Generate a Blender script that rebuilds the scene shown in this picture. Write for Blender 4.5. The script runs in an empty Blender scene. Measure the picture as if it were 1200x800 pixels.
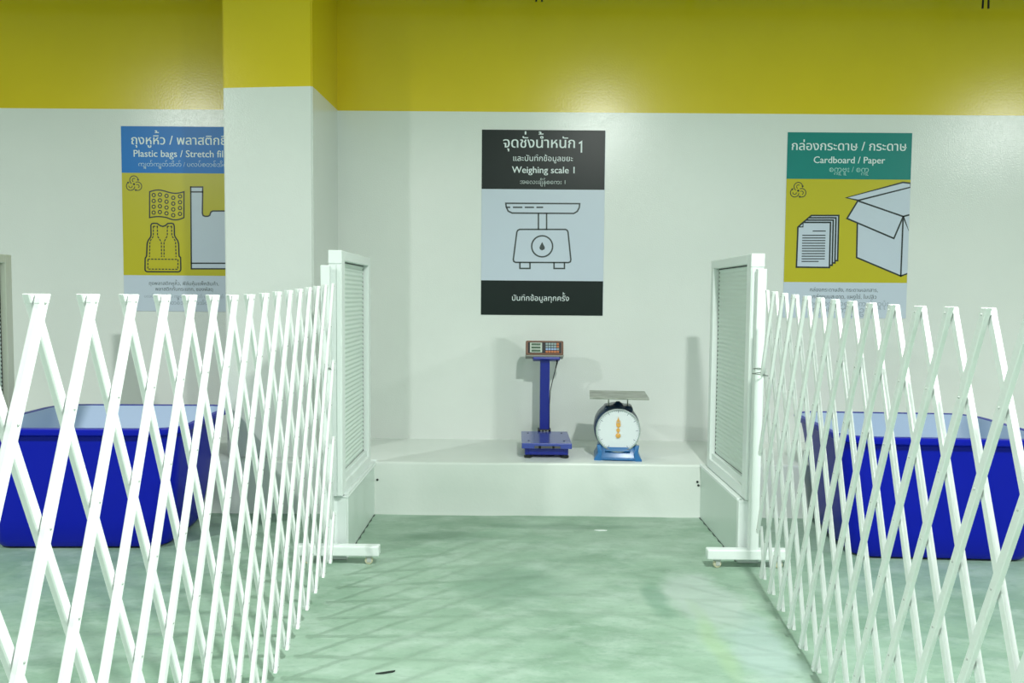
import bpy, bmesh, math, random
from mathutils import Vector, Matrix
from mathutils.geometry import tessellate_polygon

random.seed(7)
SC = bpy.context.scene
COL = SC.collection

# ------------------------------------------------------------------ camera
f_px, yaw, tilt, roll = 932.98, -0.0041, 0.0563, 0.0084
cam_d = bpy.data.cameras.new('camera')
cam_d.sensor_width = 36.0
cam_d.lens = f_px / 1200 * 36.0
cam = bpy.data.objects.new('camera', cam_d)
COL.objects.link(cam)
cy, sy, ct, st = math.cos(yaw), math.sin(yaw), math.cos(tilt), math.sin(tilt)
fw = Vector((sy * ct, cy * ct, -st)); rg = Vector((cy, -sy, 0)); up = rg.cross(fw)
r2 = math.cos(roll) * rg + math.sin(roll) * up
u2 = -math.sin(roll) * rg + math.cos(roll) * up
M = Matrix.Identity(4)
for i in range(3):
    M[i][0], M[i][1], M[i][2] = r2[i], u2[i], -fw[i]
M.translation = Vector((0.0077, -5.2287, 1.2492))
cam.matrix_world = M
SC.camera = cam

# ------------------------------------------------------------------ light
SC.view_settings.view_transform = 'Standard'
SC.view_settings.look = 'None'
SC.view_settings.exposure = 0.0
SC.view_settings.gamma = 1.0
SC.view_settings.use_curve_mapping = False
world = bpy.data.worlds.new('world'); SC.world = world
world.use_nodes = True
bg = world.node_tree.nodes['Background']
bg.inputs[0].default_value = (0.90, 1.0, 0.96, 1)
bg.inputs[1].default_value = 0.36

def lamp(name, loc, watts, size, color, rot=(0, 0, 0)):
    l = bpy.data.lights.new(name, 'AREA'); l.shape = 'DISK'; l.size = size
    l.energy = watts; l.color = color
    o = bpy.data.objects.new(name, l); COL.objects.link(o)
    o.location = loc; o.rotation_euler = rot
    return o
LC = (0.965, 1.0, 0.965)
lamp('ceiling_and_fill_light', (0.92, -3.9, 3.25), 150, 0.16, LC, (math.radians(-2), 0, 0))
lamp('ceiling_and_fill_light', (-3.6, -3.9, 3.25), 150, 0.17, LC, (math.radians(-2), 0, 0))
lamp('ceiling_and_fill_light', (5.45, -3.9, 3.25), 150, 0.16, LC, (math.radians(-2), 0, 0))
lamp('ceiling_and_fill_light', (-1.3, -8.2, 3.15), 70, 2.6, LC, (math.radians(8), 0, 0))  # soft fill added behind the camera, no known lamp there
lamp('ceiling_and_fill_light', (2.6, -8.2, 3.15), 70, 2.6, LC, (math.radians(8), 0, 0))  # second added fill, paired with the one above

# ------------------------------------------------------------------ materials
def mat(name, color, rough=0.5, metal=0.0, spec=0.5, coat=0.0):
    m = bpy.data.materials.new(name); m.use_nodes = True
    b = m.node_tree.nodes['Principled BSDF']
    b.inputs['Base Color'].default_value = (*color, 1)
    b.inputs['Roughness'].default_value = rough
    b.inputs['Metallic'].default_value = metal
    b.inputs['Specular IOR Level'].default_value = spec
    b.inputs['Coat Weight'].default_value = coat
    b.inputs['Coat Roughness'].default_value = 0.1
    return m

def add_noise(m, scale, detail, c1, c2, lo=0.35, hi=0.65, stretch=(1, 1, 1)):
    nt = m.node_tree; b = nt.nodes['Principled BSDF']
    tc = nt.nodes.new('ShaderNodeTexCoord'); mp = nt.nodes.new('ShaderNodeMapping')
    mp.inputs['Scale'].default_value = stretch
    n = nt.nodes.new('ShaderNodeTexNoise'); n.inputs['Scale'].default_value = scale
    n.inputs['Detail'].default_value = detail
    r = nt.nodes.new('ShaderNodeValToRGB')
    r.color_ramp.elements[0].position = lo; r.color_ramp.elements[0].color = (*c1, 1)
    r.color_ramp.elements[1].position = hi; r.color_ramp.elements[1].color = (*c2, 1)
    nt.links.new(tc.outputs['Object'], mp.inputs[0]); nt.links.new(mp.outputs[0], n.inputs[0])
    nt.links.new(n.outputs[0], r.inputs[0]); nt.links.new(r.outputs[0], b.inputs['Base Color'])
    return r

def add_bump(m, scale, strength, dist=0.002, detail=2):
    nt = m.node_tree; b = nt.nodes['Principled BSDF']
    tc = nt.nodes.new('ShaderNodeTexCoord')
    n = nt.nodes.new('ShaderNodeTexNoise'); n.inputs['Scale'].default_value = scale
    n.inputs['Detail'].default_value = detail
    bp = nt.nodes.new('ShaderNodeBump'); bp.inputs['Strength'].default_value = strength
    bp.inputs['Distance'].default_value = dist
    nt.links.new(tc.outputs['Object'], n.inputs[0]); nt.links.new(n.outputs[0], bp.inputs['Height'])
    nt.links.new(bp.outputs[0], b.inputs['Normal'])

WALLC = (0.72, 0.775, 0.735)
m_wall = mat('white_wall_paint', WALLC, 0.20)
add_noise(m_wall, 1.1, 3, (0.725, 0.765, 0.73), (0.765, 0.795, 0.76))
add_bump(m_wall, 130, 0.5, 0.0016, 2)
m_yel = mat('yellow_wall_paint', (0.72, 0.555, 0.008), 0.24)
add_noise(m_yel, 1.3, 3, (0.70, 0.54, 0.008), (0.74, 0.57, 0.009))
add_bump(m_yel, 85, 0.30, 0.0014)
m_ceil = mat('ceiling_paint', (0.6, 0.66, 0.62), 0.8)
m_kerb = mat('kerb_paint', (0.62, 0.72, 0.665), 0.35); add_bump(m_kerb, 60, 0.25, 0.0015)
m_frame = mat('white_enamel', (0.78, 0.84, 0.82), 0.30)
m_cream = mat('cream_enamel', (0.66, 0.68, 0.58), 0.35)
m_sheet = mat('ribbed_white_sheet', (0.66, 0.76, 0.70), 0.4)
m_bar = mat('white_fence_enamel', (0.86, 0.89, 0.88), 0.28, spec=0.5)
m_dark = mat('black_rubber_and_shade', (0.012, 0.018, 0.016), 0.5)  # also the painted shade in the screen gaps
m_joint = mat('dirty_joint', (0.06, 0.09, 0.075), 0.8)
m_rivet = mat('dull_steel_rivet', (0.50, 0.53, 0.51), 0.5, 0.2)
m_wire = mat('grey_tie_wire', (0.25, 0.28, 0.26), 0.5, 0.5)
m_wheel = mat('yellowed_caster_wheel', (0.62, 0.60, 0.42), 0.4)
m_bin = mat('blue_plastic', (0.0008, 0.0065, 0.36), 0.36, spec=0.22)
m_binin = mat('blue_plastic_sheen', (0.37, 0.48, 0.68), 0.5)  # reflection on the glossy blue inside, painted as a pale colour
m_blue = mat('blue_powder_coat', (0.010, 0.022, 0.30), 0.35)
m_plat = mat('blue_platform_enamel', (0.05, 0.075, 0.38), 0.25, coat=0.3)
m_brown = mat('brown_plastic', (0.20, 0.095, 0.060), 0.5)
m_greyp = mat('grey_plastic', (0.28, 0.28, 0.25), 0.5)
m_black = mat('black_plastic', (0.008, 0.008, 0.010), 0.4, spec=0.25)
m_worn = mat('worn_label_grey', (0.09, 0.09, 0.10), 0.5)
m_lcdf = mat('screen_surround', (0.45, 0.52, 0.45), 0.4)
m_lcd = mat('green_display', (0.015, 0.07, 0.025), 0.25)
m_keyg = mat('grey_key', (0.26, 0.34, 0.36), 0.5)
m_keyb = mat('blue_key', (0.28, 0.40, 0.66), 0.5)
m_keyo = mat('orange_key', (0.50, 0.14, 0.035), 0.5)
m_stbl = mat('blue_enamel', (0.022, 0.155, 0.40), 0.28)
m_navy = mat('dark_navy_enamel', (0.010, 0.035, 0.085), 0.3)
m_steel = mat('dull_steel', (0.34, 0.36, 0.32), 0.42, 0.55)
add_noise(m_steel, 14, 4, (0.27, 0.29, 0.25), (0.42, 0.44, 0.40))
m_chrome = mat('bezel_metal', (0.62, 0.68, 0.68), 0.25, 0.7)
m_dial = mat('dial_paper', (0.80, 0.84, 0.88), 0.2, coat=0.5)
m_tick = mat('dial_ink', (0.20, 0.22, 0.30), 0.5)
m_red = mat('dial_red', (0.5, 0.12, 0.15), 0.5)
m_gold = mat('gold_pointer', (0.80, 0.42, 0.09), 0.35)
m_sblack = mat('sign_black', (0.0075, 0.016, 0.014), 0.33, spec=0.28)
m_swhite = mat('sign_white', (0.56, 0.63, 0.73), 0.34)
m_syel = mat('sign_yellow', (0.52, 0.46, 0.008), 0.36)
m_sblue = mat('sign_blue', (0.008, 0.18, 0.56), 0.36, spec=0.3)
m_steal = mat('sign_teal', (0.009, 0.225, 0.20), 0.36, spec=0.3)
m_ink = mat('sign_ink', (0.02, 0.032, 0.03), 0.3)
m_inkg = mat('sign_grey_ink', (0.10, 0.13, 0.14), 0.4)
m_ink2 = mat('sign_charcoal_ink', (0.035, 0.05, 0.05), 0.4)
m_inkl = mat('sign_pale_ink', (0.32, 0.38, 0.44), 0.4)
m_twhite = mat('sign_lettering', (0.74, 0.82, 0.83), 0.35)
m_tpale = mat('sign_pale_lettering_blue', (0.42, 0.60, 0.78), 0.35)
m_tpaleg = mat('sign_pale_lettering_teal', (0.35, 0.62, 0.58), 0.35)
m_tpalek = mat('sign_pale_lettering_grey', (0.45, 0.52, 0.51), 0.35)

# floor: painted concrete with scuffs, pale worn patches and some yellowish paint
m_floor = mat('green_floor_paint', (0.30, 0.47, 0.36), 0.42)
def floor_nodes(m):
    nt = m.node_tree; b = nt.nodes['Principled BSDF']; L = nt.links.new
    tc = nt.nodes.new('ShaderNodeTexCoord')
    def noise(scale, detail, stretch, rotz=0.0, rough=0.6, loc=(0, 0, 0)):
        mp = nt.nodes.new('ShaderNodeMapping'); mp.inputs['Scale'].default_value = stretch
        mp.inputs['Rotation'].default_value = (0, 0, rotz); mp.inputs['Location'].default_value = loc
        n = nt.nodes.new('ShaderNodeTexNoise'); n.inputs['Scale'].default_value = scale
        n.inputs['Detail'].default_value = detail; n.inputs['Roughness'].default_value = rough
        L(tc.outputs['Object'], mp.inputs[0]); L(mp.outputs[0], n.inputs[0]); return n.outputs[0]
    def ramp(v, lo, hi, a=(0, 0, 0), c=(1, 1, 1)):
        r = nt.nodes.new('ShaderNodeValToRGB')
        r.color_ramp.elements[0].position = lo; r.color_ramp.elements[0].color = (*a, 1)
        r.color_ramp.elements[1].position = hi; r.color_ramp.elements[1].color = (*c, 1)
        L(v, r.inputs[0]); return r.outputs[0]
    def mix(fac, a, c, blend='MIX'):
        x = nt.nodes.new('ShaderNodeMix'); x.data_type = 'RGBA'; x.blend_type = blend
        if isinstance(fac, float): x.inputs[0].default_value = fac
        else: L(fac, x.inputs[0])
        for s, v in ((6, a), (7, c)):
            if isinstance(v, tuple): x.inputs[s].default_value = (*v, 1)
            else: L(v, x.inputs[s])
        return x.outputs[2]
    def blob(x0, y0, rx, ry, soft):
        mp = nt.nodes.new('ShaderNodeMapping')
        mp.inputs['Scale'].default_value = (1 / rx, 1 / ry, 0); mp.inputs['Location'].default_value = (-x0 / rx, -y0 / ry, 0)
        w = nt.nodes.new('ShaderNodeVectorMath'); w.operation = 'ADD'
        L(tc.outputs['Object'], mp.inputs[0])
        nn = nt.nodes.new('ShaderNodeTexNoise'); nn.inputs['Scale'].default_value = 3.5; nn.inputs['Detail'].default_value = 4
        L(tc.outputs['Object'], nn.inputs[0])
        sc = nt.nodes.new('ShaderNodeVectorMath'); sc.operation = 'MULTIPLY_ADD'
        sc.inputs[1].default_value = (1.6, 1.6, 0); sc.inputs[2].default_value = (-0.8, -0.8, 0)
        L(nn.outputs[1], sc.inputs[0]); L(mp.outputs[0], w.inputs[0]); L(sc.outputs[0], w.inputs[1])
        ln = nt.nodes.new('ShaderNodeVectorMath'); ln.operation = 'LENGTH'; L(w.outputs[0], ln.inputs[0])
        return ramp(ln.outputs['Value'], 1.0 - soft, 1.0, (1, 1, 1), (0, 0, 0))
    base = ramp(noise(1.7, 8, (1.0, 1.25, 1), 0.0, 0.68), 0.36, 0.64, FLOOR_A, FLOOR_B)
    streak = ramp(noise(4.2, 7, (0.9, 1.7, 1), 0.35, 0.7), 0.48, 0.74)
    c = mix(streak, base, FLOOR_C)
    fine = ramp(noise(34, 5, (0.7, 1.5, 1), -0.2), 0.55, 0.76)
    fm = nt.nodes.new('ShaderNodeMath'); fm.operation = 'MULTIPLY'; fm.inputs[1].default_value = 0.5
    L(fine, fm.inputs[0])
    c = mix(fm.outputs[0], c, (0.15, 0.26, 0.18))
    for (x0, y0, rx, ry, s, col, k) in FLOOR_PATCH:
        bm_ = nt.nodes.new('ShaderNodeMath'); bm_.operation = 'MULTIPLY'; bm_.inputs[1].default_value = k
        L(blob(x0, y0, rx, ry, s), bm_.inputs[0])
        c = mix(bm_.outputs[0], c, col)
    L(c, b.inputs['Base Color'])
    rr = ramp(noise(3, 4, (1, 1, 1), 0.5), 0.3, 0.7, (0.32,) * 3, (0.55,) * 3); L(rr, b.inputs['Roughness'])
    bp = nt.nodes.new('ShaderNodeBump'); bp.inputs['Strength'].default_value = 0.25; bp.inputs['Distance'].default_value = 0.002
    L(noise(35, 4, (0.5, 1.5, 1)), bp.inputs['Height']); L(bp.outputs[0], b.inputs['Normal'])
FLOOR_A, FLOOR_B, FLOOR_C = (0.205, 0.33, 0.235), (0.32, 0.455, 0.355), (0.40, 0.52, 0.44)
FLOOR_PATCH = [
    (0.80, -1.95, 0.22, 0.30, 0.35, (0.42, 0.51, 0.465), 0.7),
    (0.90, -2.45, 0.14, 0.35, 0.4, (0.36, 0.47, 0.45), 0.65),
    (0.74, -2.35, 0.05, 0.45, 0.7, (0.33, 0.48, 0.27), 0.5),
    (0.60, -1.95, 0.06, 0.25, 0.5, (0.10, 0.24, 0.155), 0.55),
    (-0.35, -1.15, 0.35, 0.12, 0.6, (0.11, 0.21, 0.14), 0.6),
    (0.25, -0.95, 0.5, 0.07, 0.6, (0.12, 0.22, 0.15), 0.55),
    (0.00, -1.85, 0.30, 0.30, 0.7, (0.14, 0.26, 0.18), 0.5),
]
floor_nodes(m_floor)

# ------------------------------------------------------------------ mesh helpers
def link(name, bm, material, parent=None, smooth=False):
    me = bpy.data.meshes.new(name); bm.normal_update(); bm.to_mesh(me); bm.free()
    mats = material if isinstance(material, (list, tuple)) else [material]
    for m in mats: me.materials.append(m)
    if smooth:
        for p in me.polygons: p.use_smooth = True
        try: me.set_sharp_from_angle(angle=math.radians(38))
        except Exception: pass
    o = bpy.data.objects.new(name, me); COL.objects.link(o)
    if parent is not None: o.parent = parent
    return o
def empty(name, loc=(0, 0, 0), rz=0.0):
    o = bpy.data.objects.new(name, None); o.empty_display_size = 0.1
    COL.objects.link(o); o.location = loc; o.rotation_euler = (0, 0, rz); return o
def tag(o, label, cat, group=None):
    o['label'] = label; o['category'] = cat
    if group: o['group'] = group
    return o
def struct(o):
    o['kind'] = 'structure'; return o
def BM(): return bmesh.new()
def box(bm, a, b, bev=0.0, mi=0, seg=2, xf=None):
    t = bmesh.new()
    bmesh.ops.create_cube(t, size=1.0)
    for v in t.verts:
        v.co = Vector([a[i] + (b[i] - a[i]) * (v.co[i] + 0.5) for i in range(3)])
    if bev > 0:
        bmesh.ops.bevel(t, geom=t.edges[:], offset=bev, segments=seg, profile=0.5, affect='EDGES', clamp_overlap=True)
    if xf is not None: bmesh.ops.transform(t, matrix=xf, verts=t.verts)
    merge(bm, t, mi)
def merge(bm, t, mi=None):
    vm = {v: bm.verts.new(v.co) for v in t.verts}
    for f in t.faces:
        try:
            nf = bm.faces.new([vm[v] for v in f.verts]); nf.material_index = f.material_index if mi is None else mi
        except ValueError: pass
    t.free()
def quad(bm, pts, mi=0):
    f = bm.faces.new([bm.verts.new(p) for p in pts]); f.material_index = mi; return f
def loft(bm, loops, cap0=True, cap1=True, mi=0):
    rows = [[bm.verts.new(p) for p in lp] for lp in loops]
    n = len(rows[0])
    for a, b in zip(rows, rows[1:]):
        for i in range(n):
            f = bm.faces.new((a[i], a[(i + 1) % n], b[(i + 1) % n], b[i])); f.material_index = mi
    if cap0: bm.faces.new(rows[0][::-1]).material_index = mi
    if cap1: bm.faces.new(rows[-1]).material_index = mi
    return rows
def rrect(w, d, r, z, n=6, cx=0.0, cy=0.0):
    pts = []
    for (sx, sy_, a0) in ((1, 1, 0), (-1, 1, 90), (-1, -1, 180), (1, -1, 270)):
        for k in range(n + 1):
            a = math.radians(a0 + 90 * k / n)
            pts.append((cx + sx * (w / 2 - r) + r * math.cos(a), cy + sy_ * (d / 2 - r) + r * math.sin(a), z))
    return pts
def tube(bm, pts, r, n=8, mi=0, caps=True):
    pts = [Vector(p) for p in pts]; loops = []
    ref = None
    for i, p in enumerate(pts):
        t = ((pts[min(i + 1, len(pts) - 1)] - pts[max(i - 1, 0)])).normalized()
        if ref is None:
            ref = Vector((0, 0, 1)) if abs(t.z) < 0.9 else Vector((1, 0, 0))
        a = t.cross(ref).normalized(); b = t.cross(a)
        ref = -(b if False else a.cross(t)) if False else ref
        rr = r[i] if isinstance(r, (list, tuple)) else r
        loops.append([p + a * rr * math.cos(2 * math.pi * k / n) + b * rr * math.sin(2 * math.pi * k / n) for k in range(n)])
    loft(bm, loops, caps, caps, mi)
def lathe(bm, prof, axis='Z', org=(0, 0, 0), n=40, cap0=True, cap1=True, mi=0):
    loops = []
    for (r, h) in prof:
        lp = []
        for k in range(n):
            a = 2 * math.pi * k / n; c, s = r * math.cos(a), r * math.sin(a)
            p = {'Z': (c, s, h), 'Y': (c, h, s), 'X': (h, c, s)}[axis]
            lp.append((p[0] + org[0], p[1] + org[1], p[2] + org[2]))
        loops.append(lp)
    loft(bm, loops, cap0, cap1, mi)
def fixn(bm): bmesh.ops.recalc_face_normals(bm, faces=bm.faces[:])

# ------------------------------------------------------------------ the room
ZY, SZ, SD = 2.442, 0.304, 0.738          # yellow line, step height, step depth
XL, XR, YF = -7.5, 7.5, -10.0
bm = BM(); quad(bm, [(XL, YF, 0), (XR, YF, 0), (XR, 0, 0), (XL, 0, 0)]); struct(link('floor', bm, m_floor))
bm = BM()
quad(bm, [(XL, 0, 0), (XR, 0, 0), (XR, 0, ZY), (XL, 0, ZY)], 0)
quad(bm, [(XL, 0, ZY), (XR, 0, ZY), (XR, 0, 3.62), (XL, 0, 3.62)], 1)
quad(bm, [(XL, 0.2, 0), (XL, 0.2, 3.62), (XR, 0.2, 3.62), (XR, 0.2, 0)], 0)
struct(link('wall_back', bm, [m_wall, m_yel]))
bm = BM(); quad(bm, [(XL, YF, 3.6), (XL, 0, 3.6), (XR, 0, 3.6), (XR, YF, 3.6)]); struct(link('ceiling', bm, m_ceil))
# pillar: white below, yellow above, painted edge not quite level
bm = BM(); x0, x1, yc = -1.666, -1.157, -0.64
a, b, c = 2.418, 2.432, 2.444
quad(bm, [(x0, yc, SZ), (x1, yc, SZ), (x1, yc, b), (x0, yc, a)], 0)
quad(bm, [(x0, yc, a), (x1, yc, b), (x1, yc, 3.6), (x0, yc, 3.6)], 1)
quad(bm, [(x1, yc, SZ), (x1, 0, SZ), (x1, 0, c), (x1, yc, b)], 0)
quad(bm, [(x1, yc, b), (x1, 0, c), (x1, 0, 3.6), (x1, yc, 3.6)], 1)
quad(bm, [(x0, 0, SZ), (x0, yc, SZ), (x0, yc, a), (x0, 0, a)], 0)
quad(bm, [(x0, 0, a), (x0, yc, a), (x0, yc, 3.6), (x0, 0, 3.6)], 1)
bmesh.ops.remove_doubles(bm, verts=bm.verts[:], dist=1e-5)
vert = [e for e in bm.edges if abs(e.verts[0].co.x - e.verts[1].co.x) < 1e-4 and abs(e.verts[0].co.y - yc) < 1e-4 and abs(e.verts[1].co.y - yc) < 1e-4]
bmesh.ops.bevel(bm, geom=vert, offset=0.008, segments=2, affect='EDGES')
for f in bm.faces: f.material_index = 1 if f.calc_center_median().z > 2.5 else 0
struct(link('wall_pillar', bm, [m_wall, m_yel]))
# step along the wall, edge slightly rounded and uneven
bm = BM()
def step_profile(x):
    w = 0.0025 * math.sin(x * 5.1) + 0.0015 * math.sin(x * 17.3 + 1)
    P = [(0, SZ)]
    rad = 0.014
    for k in range(6):
        t = math.radians(90 * k / 5); P.append((-SD + rad - rad * math.sin(t), SZ - rad + rad * math.cos(t) + w * 0.5))
    P += [(-SD - 0.001, 0.14), (-SD - 0.003 + w, 0.02), (-SD - 0.006 + 2 * w, 0.0)]
    return [(x, p[0], p[1]) for p in P]
N = 150; prev = None
for i in range(N + 1):
    x = XL + (XR - XL) * i / N
    row = [bm.verts.new(p) for p in step_profile(x)]
    if prev:
        for j in range(len(row) - 1): bm.faces.new((prev[j], prev[j + 1], row[j + 1], row[j]))
    prev = row
fixn(bm)
for f in bm.faces:
    if f.normal.y > 0.3 or f.normal.z < -0.5: bmesh.ops.reverse_faces(bm, faces=bm.faces[:]); break
m_step = mat('step_paint', (0.70, 0.775, 0.735), 0.33)
add_noise(m_step, 2.0, 4, (0.71, 0.76, 0.72), (0.76, 0.80, 0.765), 0.4, 0.6)
add_bump(m_step, 60, 0.3, 0.0018)
struct(link('wall_step', bm, m_step, smooth=True))

# low kerb walls that carry the screens
KERBS = [('L', -0.79, -1), ('R', 1.07, 1), ('F', -2.77, -1)]
KY0, KY1 = -SD, -1.50
for nm, kx, s in KERBS:
    bm = BM()
    w = 0.095
    prof = [(0.0, 0.0), (0.0, 0.285), (0.008, 0.304), (w - 0.008, 0.304), (w, 0.285), (w, 0.0)]
    lo = [[(kx + s * p[0], y, p[1]) for p in prof] for y in (KY0 + 0.004, KY1)]
    loft(bm, lo); fixn(bm)
    k = struct(link('wall_kerb', bm, m_kerb))
    # ledge moulding along the kerb top
    bm = BM(); box(bm, (kx - s * 0.006, KY1, 0.290), (kx + s * 0.020, KY0 + 0.02, 0.306), 0.004); fixn(bm)
    link('ledge', bm, m_frame, k)
    bm = BM(); box(bm, (kx - s * 0.004, KY1 - 0.025, 0.0), (kx + s * (w + 0.002), KY1 + 0.012, 0.300), 0.005); fixn(bm)
    link('end_plate', bm, m_frame, k)
    bm = BM()
    pts = [(kx - s * 0.002, KY0 - 0.01), (kx - s * 0.002, KY1)]
    n = 24
    for i in range(n):
        ya = KY0 - 0.01 + (KY1 - KY0 + 0.01) * i / n; yb = KY0 - 0.01 + (KY1 - KY0 + 0.01) * (i + 1) / n
        wa, wb = 0.006 + 0.004 * math.sin(i * 1.9), 0.006 + 0.004 * math.sin((i + 1) * 1.9)
        quad(bm, [(kx, ya, 0.0012), (kx, yb, 0.0012), (kx - s * wb, yb, 0.0012), (kx - s * wa, ya, 0.0012)])
    fixn(bm); link('floor_joint', bm, m_joint, k)
    bolts = {'R': [(1.052, 0.205), (1.058, 0.185)], 'L': [(-0.772, 0.200)], 'F': []}[nm]
    for (bx, bz) in bolts:
        bm = BM(); lathe(bm, [(0.0065, 0.0), (0.0065, -0.004), (0.003, -0.006)], 'Y', (bx, -SD - 0.002, bz), 12); fixn(bm)
        link('anchor_bolt', bm, m_dark, k)

# ------------------------------------------------------------------ screens
def screen(px, s, label, frame_m, far=-0.815, near=-1.545):
    """framed ribbed screen standing on its kerb; px = face plane, s = +1: body extends to +x"""
    root = empty('screen_panel', (px, (far + near) / 2, 0.306))
    ox, oy, oz = root.location
    T, top = 0.061, 1.456
    fx = lambda d: s * d
    def part(name, ops, m, smooth=False):
        bm = BM()
        for a, b, bev in ops:
            lo = [min(a[i], b[i]) for i in range(3)]; hi = [max(a[i], b[i]) for i in range(3)]
            box(bm, lo, hi, bev)
        bmesh.ops.translate(bm, verts=bm.verts, vec=(-0, -oy, -oz)); fixn(bm)
        return link(name, bm, m, root, smooth)
    part('stile', [((fx(0), far, 0.306), (fx(T), far - 0.055, top), 0.004)], frame_m)
    part('stile', [((fx(0), near + 0.07, 0.306), (fx(T), near, top), 0.004),
                   ((fx(-0.001), near - 0.004, top - 0.062), (fx(T + 0.001), near + 0.01, top + 0.001), 0.003),
                   ((fx(0.003), near - 0.006, 0.31), (fx(0.024), near + 0.01, top - 0.064), 0.003)], frame_m)
    part('rail', [((fx(0), near + 0.069, top - 0.046), (fx(T), far - 0.054, top), 0.004)], frame_m)
    part('rail', [((fx(0), near + 0.069, 0.306), (fx(T), far - 0.054, 0.36), 0.004),
                  ((fx(0.012), near + 0.068, 0.35), (fx(T - 0.012), far - 0.053, 0.392), 0.003)], frame_m)
    # ribbed sheet, both faces
    bm = BM(); y0, y1 = far - 0.066, near + 0.07; zb, zt = 0.392, top - 0.052
    pitch = 0.0225; n = int((zt - zb) / pitch * 8)
    rows = []
    for i in range(n + 1):
        z = zb + (zt - zb) * i / n
        d = 0.0022 * math.sin(2 * math.pi * (z - zb) / pitch)
        rows.append((z, d))
    for side in (0.030, 0.046):
        pr = None
        for z, d in rows:
            r = [bm.verts.new((fx(side + d), y0, z - oz)), bm.verts.new((fx(side + d), y1, z - oz))]
            if pr: bm.faces.new((pr[0], pr[1], r[1], r[0]))
            pr = r
    bmesh.ops.translate(bm, verts=bm.verts, vec=(0, -oy, 0))
    link('ribbed_sheet', bm, m_sheet, root, True)
    part('gap_shade', [((fx(0.0315), far - 0.054, 0.392), (fx(0.0445), far - 0.068, top - 0.044), 0),  # dark strips painting the shade in the gaps around the sheet
                    ((fx(0.0305), far - 0.055, top - 0.0535), (fx(0.0455), near + 0.07, top - 0.045), 0),
                    ((fx(0.0305), far - 0.055, 0.390), (fx(0.0455), near + 0.07, 0.3955), 0)], m_dark)
    tag(root, label, 'screen', 'white framed ribbed screens on the kerbs')
    return root
screen(-0.796, -1, 'white framed ribbed screen on the kerb left of the two scales', m_frame)
screen(1.091, 1, 'white framed ribbed screen on the kerb right of the two scales', m_frame, far=-0.79)
screen(-2.785, -1, 'cream framed ribbed screen at the far left edge, beside the blue tub', m_cream)

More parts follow.
